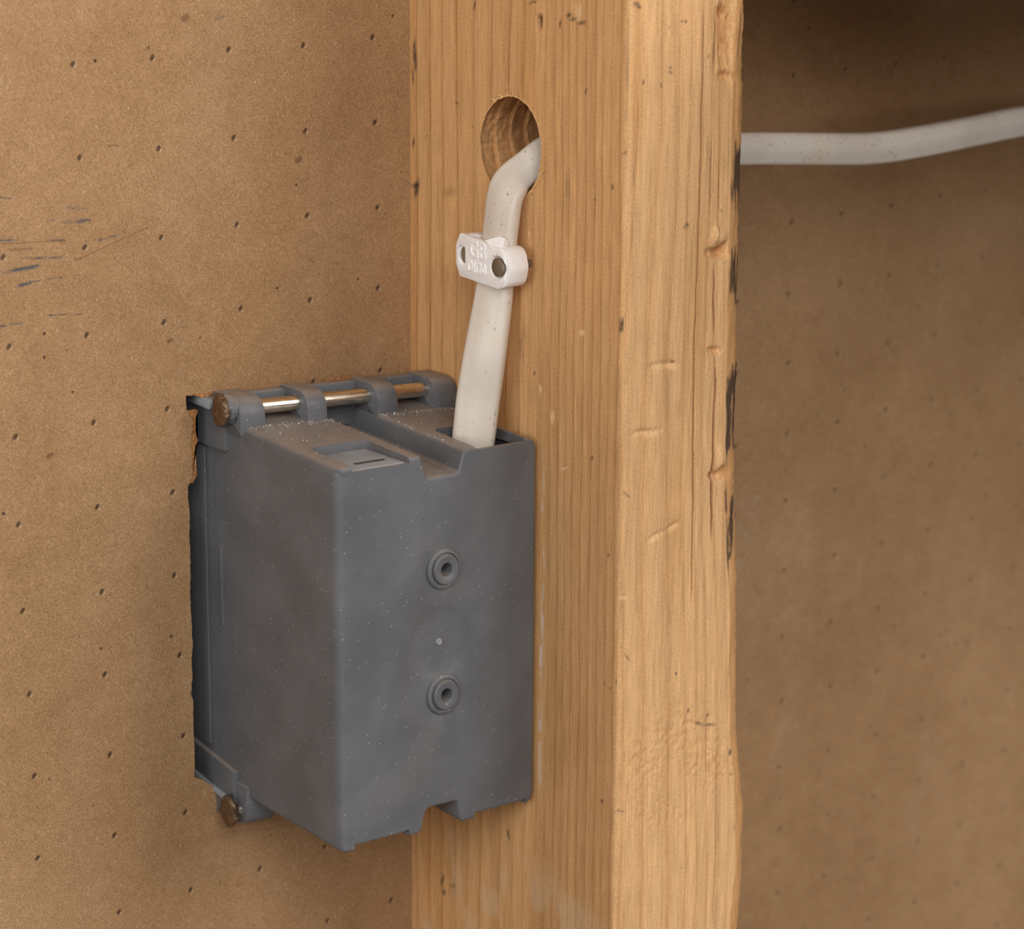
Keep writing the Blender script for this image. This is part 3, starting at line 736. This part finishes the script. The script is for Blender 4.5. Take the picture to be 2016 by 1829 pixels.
# corner ears and rails on the side that dips into the cut-out
ear = rounded([(13, 14.4, .3), (-7.6, 14.4, .4), (-7.6, 24.5, .5), (-5.0, 27.4, .6), (13, 28.8, .4)], 4)
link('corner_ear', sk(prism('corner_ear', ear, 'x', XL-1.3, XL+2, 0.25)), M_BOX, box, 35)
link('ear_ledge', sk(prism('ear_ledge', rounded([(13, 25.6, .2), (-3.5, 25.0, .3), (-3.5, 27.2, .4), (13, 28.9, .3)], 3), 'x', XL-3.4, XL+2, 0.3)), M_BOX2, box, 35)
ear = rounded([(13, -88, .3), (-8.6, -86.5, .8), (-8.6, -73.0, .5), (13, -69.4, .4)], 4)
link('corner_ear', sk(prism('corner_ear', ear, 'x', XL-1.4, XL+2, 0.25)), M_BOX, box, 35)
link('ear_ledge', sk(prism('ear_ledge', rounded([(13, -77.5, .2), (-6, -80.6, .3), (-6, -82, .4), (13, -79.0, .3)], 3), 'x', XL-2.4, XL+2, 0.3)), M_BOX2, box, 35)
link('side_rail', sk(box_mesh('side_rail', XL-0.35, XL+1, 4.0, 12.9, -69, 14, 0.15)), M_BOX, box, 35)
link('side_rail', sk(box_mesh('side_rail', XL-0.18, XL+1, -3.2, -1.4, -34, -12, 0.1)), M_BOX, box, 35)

# ------------------------------------------------------------------ nails through the lugs
def nail(zc, label):
    sh = lambda x: zc+SHEAR*(x+32)
    A = np.array([-67.6, yn(-67.6), sh(-67.6)]); Bp = np.array([22.0, yn(22.0), sh(22)])
    L = np.linalg.norm(Bp-A); ax = (Bp-A)/L
    t = thing('nail', tuple(A), label, 'nail', 'nails holding the box')
    link('shank', lathe('shank', [(0.02, 0.3), (1.95, 0.3), (1.95, L-6), (0.05, L)], A, ax, 32), M_NAIL, t, 40)
    me = lathe('head', [(0.02, -0.55), (1.8, -0.6), (3.5, -0.45), (4.15, -0.05), (4.2, 0.7), (3.6, 1.2), (2.2, 1.7), (1.9, 2.4), (0.02, 2.4)], A, ax, 40)
    rs = np.random.RandomState(int(abs(zc)))
    for v in me.vertices:
        c = np.array(v.co)*1000
        k = (vnoise(c[1]*1.1, c[2]*1.1, 70)-.5)*0.9
        d = c-A; d -= ax*(d@ax); c = c-ax*k*0.7+d*0.12*(vnoise(math.atan2(d[2], d[1])*2+9, zc*.1, 71)-.5)*2
        v.co = Vector(c)*MM
    link('head', me, M_HEAD, t, 60)['label'] = 'flat rust-brown nail head'
def collar(zc):
    rs = np.random.RandomState(3); me = lathe('crushed_collar', [(1.9, -1.9), (2.9, -2.0), (3.9, -1.0), (4.2, 0.6), (1.9, 0.8)], (-65.0, yn(-65.0), zc+SHEAR*(-33)), (60, -7, 0), 22)
    for v in me.vertices: v.co += Vector(rs.randn(3)*0.0004)
    return link('crushed_collar', me, M_BOX, box, 20)
collar(NZ_T)
nail(NZ_T, 'shiny steel nail lying through the lugs on top of the grey box')
nail(NZ_B, 'rusty-headed nail at the bottom left corner of the grey box')

# ------------------------------------------------------------------ cable
ctrl = []   # point, wide axis
def cpx(u, v, ax, val, wide, hw=5.2, hh=2.35): ctrl.append((un(u, v, ax, val), np.array(wide, float), hw, hh))
ctrl.append((np.array([-16.5, -43.5, -12.0]), np.array([.75, -.66, 0]), 5.6, 2.6))
ctrl.append((np.array([-15.5, -44.0, 6.0]), np.array([.75, -.66, 0]), 5.6, 2.7))
cpx(931, 872, 'y', -44.5, (.72, -.69, -.05), 5.6, 2.9)
cpx(941, 790, 'y', -44.0, (.66, -.75, -.08), 5.7, 3.0)
cpx(955, 695, 'x', -10.0, (.5, -.86, -.08), 5.6, 2.8)
cpx(971, 590, 'x', -6.8, (.25, -.96, -.12), 5.4, 2.6)
cpx(980, 515, 'x', -5.8, (.12, -.98, -.12), 5.3, 2.5)
cpx(987, 440, 'x', -5.6, (.10, -.97, -.15), 5.3, 2.6)
cpx(999, 373, 'x', -3.8, (.12, -.85, -.5), 5.0, 2.6)
cpx(1034, 333, 'x', 2.0, (.15, -.50, -.86), 4.4, 2.4)
ctrl.append((np.array([12.0, -48.0, 91.5]), np.array([.05, -.3, -.95]), 5.0, 2.4))
ctrl.append((np.array([26.0, -46.5, 89.0]), np.array([0, -.1, -1.0]), 4.8, 2.4))
ctrl.append((np.array([42.0, -45.0, 87.6]), np.array([0, 0.05, -1.0]), 4.6, 2.4))
YC = -45
cpx(1456, 293, 'y', YC, (0, .08, -1), 4.5, 2.4); cpx(1590, 293, 'y', YC, (0, .08, -1), 4.55, 2.4)
cpx(1715, 292, 'y', YC, (.1, .08, -1), 4.6, 2.5); cpx(1820, 277, 'y', YC-3, (.15, .06, -1), 4.6, 2.6)
cpx(1920, 257, 'y', YC-6, (.2, .02, -1), 4.5, 2.6); cpx(2016, 238, 'y', YC-9, (.2, 0, -1), 4.5, 2.6)
cpx(2180, 214, 'y', YC-13, (.15, 0, -1), 4.5, 2.5); cpx(2500, 180, 'y', YC-18, (.1, 0, -1), 4.5, 2.5)
Pc = np.array([c[0] for c in ctrl]); Wc = np.array([c[1]/np.linalg.norm(c[1]) for c in ctrl]); Hc = np.array([[c[2], c[3]] for c in ctrl])
def cr(A, t):
    i = int(min(max(math.floor(t), 0), len(A)-2)); f = t-i
    p0, p1, p2, p3 = A[max(i-1, 0)], A[i], A[i+1], A[min(i+2, len(A)-1)]
    return 0.5*((2*p1)+(-p0+p2)*f+(2*p0-5*p1+4*p2-p3)*f*f+(-p0+3*p1-3*p2+p3)*f**3)
ts = np.linspace(0, len(ctrl)-1, 330); rings = []
for t in ts:
    p = cr(Pc, t); tg = cr(Pc, min(t+.02, len(ctrl)-1))-cr(Pc, max(t-.02, 0)); tg /= np.linalg.norm(tg)
    w = cr(Wc, t); w -= tg*(w@tg); w /= np.linalg.norm(w); n = np.cross(tg, w); hw, hh = cr(Hc, t)
    th = np.arange(36)*2*math.pi/36
    ca, sa = np.cos(th), np.sin(th)
    a = np.sign(ca)*np.abs(ca)**0.80*hw; b = np.sign(sa)*np.abs(sa)**0.72*hh*(1+0.06*np.cos(ca*math.pi*2.0))
    rings.append(p+a[:, None]*w+b[:, None]*n)
cab = link('electrical_cable', loft('electrical_cable', rings), M_CABLE, None, 60)
tag(cab, 'cream flat electrical cable passing through the stud hole into the grey box', 'cable')

# ------------------------------------------------------------------ cable staple
SX0, SX1 = -10.5, -3.6            # plate face and foot
pr_ = un(1043, 518, 'x', 0); NR = (pr_[1], pr_[2])            # right nail axis (y, z)
pl_ = un(913, 503, 'x', SX0); NL = (pl_[1], pl_[2])
stp = thing('cable_staple', (0, (NL[0]+NR[0])/2, NL[1]), 'white plastic cable staple with two pins clamping the cream cable to the stud', 'cable staple')
def st_leg(c, top):
    P = rounded([(c[0]+4.2, c[1]-5.4, 1.6), (c[0]+3.6, c[1]+5.4, 1.6), (c[0]-3.6, c[1]+5.4, 4.2), (c[0]-4.4, c[1]-0.5, 3.0), (c[0]-3.6, c[1]-5.4, 3.4)], 6)
    return P
# bridge plate in front of the cable, with scooped seats for the pins
zc0 = (NL[1]+NR[1])/2
plate = rounded([(NL[0]+1.7, NL[1]+5.6, .5), (NL[0]+3.4, NL[1]+2.5, 2), (NL[0]+3.4, NL[1]-2.5, 2), (NL[0]+1.8, NL[1]-5.6, .6), (NR[0]-0.4, NR[1]-5.6, .8), (NR[0]-2.6, NR[1]-3.0, 1.5), (NR[0]-2.6, NR[1]+3.2, 1.5), (NR[0]-0.6, NR[1]+5.0, .8)], 5)
body = prism('bridge', plate, 'x', SX0, SX0+1.9, 0.25)
seats = [lathe('seat', [(3.1, -2.0), (3.1, -0.02), (2.5, 0.9), (0.02, 0.9)], (SX0, NR[0], NR[1]), (1, 0, 0), 32),
         prism('seat', rounded([(NL[0]-0.6, NL[1]-2.7, 1.2), (NL[0]+2.5, NL[1]-2.7, 2.2), (NL[0]+2.5, NL[1]+2.7, 2.2), (NL[0]-0.6, NL[1]+2.7, 1.2)], 5), 'x', SX0-2, SX0+1.2)]
link('bridge', boolean(body, seats), M_WHITE, stp, 35)
# legs
for c, r in ((NR, 1), (NL, 0)):
    if r: P = rounded([(c[0]+2.9, c[1]-5.3, .8), (c[0]+2.9, c[1]+5.0, .8), (c[0]-2.8, c[1]+5.0, 4.4), (c[0]-4.2, c[1]-.2, 3.0), (c[0]-2.8, c[1]-5.3, 3.2)], 7)
    else: P = rounded([(c[0]+2.6, c[1]-5.4, 1.2), (c[0]+2.2, c[1]+5.4, .8), (c[0]-2.4, c[1]+5.4, .8), (c[0]-2.4, c[1]-5.4, .8)], 5)
    lg = prism('leg', P, 'x', SX0+(0.6 if r else 1.0), SX1, 0.35)
    sc = lathe('seat', [(2.9, -2.0), (2.9, 0.0), (2.6, 0.9), (0.02, 0.9)], (SX0+0.1, c[0], c[1]), (1, 0, 0), 32)
    link('leg', boolean(lg, [sc]), M_WHITE, stp, 40)
    pin = link('pin', lathe('pin', [(0.02, 0.0), (2.2, 0.0), (2.42, 0.15), (2.42, 0.9), (1.1, 1.4), (1.05, 2.0), (1.05, 24.0), (0.05, 26.0)], (SX0+(-.15 if r else 0.75), c[0], c[1]), (1, 0, 0), 32), M_PIN, stp, 40)
    pin['label'] = 'dull steel pin head'
# bent tab on the upper edge
def P3(u, v, x): return un(u, v, 'x', x)
tabP = [P3(955, 474, SX0-.1), P3(966, 470, SX0+.6), P3(984, 465.5, SX0+1.6), P3(995, 470, SX0+2.2), P3(996, 479, SX0+2.2), P3(989, 490, SX0+.9), P3(972, 494, SX0-.2)]
bm = bmesh.new(); vs = [bm.verts.new(tuple(p)) for p in tabP]; f = bm.faces.new(vs); bmesh.ops.triangulate(bm, faces=[f])
ext = bmesh.ops.extrude_face_region(bm, geom=bm.faces[:])
for g in ext['geom']:
    if isinstance(g, bmesh.types.BMVert): g.co += Vector((1.3, 0.4, -0.5))
tb = link('tab', bm_mesh('tab', bm), M_WHITE, stp, 50)
# raised lettering
def text(body, size, y, z, depth, tilt, parent):
    cu = bpy.data.curves.new('lettering', 'FONT'); cu.body = body; cu.size = size; cu.extrude = depth; cu.align_x = 'CENTER'; cu.align_y = 'CENTER'
    cu.offset = 0.0; cu.resolution_u = 3; cu.bevel_depth = 0.06; cu.bevel_resolution = 0; cu.space_character = 1.05
    ob = bpy.data.objects.new('lettering', cu); COL.objects.link(ob)
    dg = bpy.context.evaluated_depsgraph_get(); me = bpy.data.meshes.new_from_object(ob.evaluated_get(dg)); bpy.data.objects.remove(ob, do_unlink=True)
    # text x -> -Y, text y -> +Z, text z -> -X
    for v in me.vertices:
        a, b, c = v.co; a, b = a*math.cos(tilt)-b*math.sin(tilt), a*math.sin(tilt)+b*math.cos(tilt)
        v.co = Vector((SX0-0.05-c, y-a*0.86, z+b))*MM
    return link('lettering', me, M_WHITE, parent, 30)
for word, size, u, v, dp in (('GB', 6.1, 941, 495, 0.18), ('DI/20', 3.7, 939, 528, 0.18)):
    q = un(u, v, 'x', SX0); text(word, size, q[1], q[2], dp, 0.0, stp)

# ------------------------------------------------------------------ pale dust lying on the box
rs = np.random.RandomState(11); Vd, Fd = [], []
def grain(c, s):
    b = len(Vd); q = rs.randn(4, 3)*s
    for v in q: Vd.append(np.array(c)+v)
    Fd.extend([(b, b+1, b+2), (b, b+2, b+3), (b, b+3, b+1), (b+1, b+3, b+2)])
def top_at(x, y): return ztop(y)+SHEAR*(x+32)
for k in range(520):
    x = rs.uniform(-62, -3)
    if rs.rand() < 0.62: y = yn(x)-5.0-abs(rs.randn())*1.6
    else: y = rs.uniform(-54, -14)
    if -38.4 < x < -24.2: z = top_at(x, y)-6.0 if -36.2 < x < -26.6 else None
    elif -60 < x < -41.5 and y < -36.5: z = None
    elif x > -21.5 and y < -36.5: z = None
    else: z = top_at(x, y)
    if z is None: continue
    grain((x, y, z+0.06), rs.uniform(.06, .17))
for k in range(120):
    x = rs.uniform(-24.4, -23.0); y = rs.uniform(-50, -16); grain((x, y, top_at(x, y)-0.2), rs.uniform(.06, .16))
du = link('dust', mesh_np('dust', np.array(Vd), Fd), M_DUST)
tag(du, 'fine pale dust scattered over the top of the grey box', 'dust', kind='stuff')
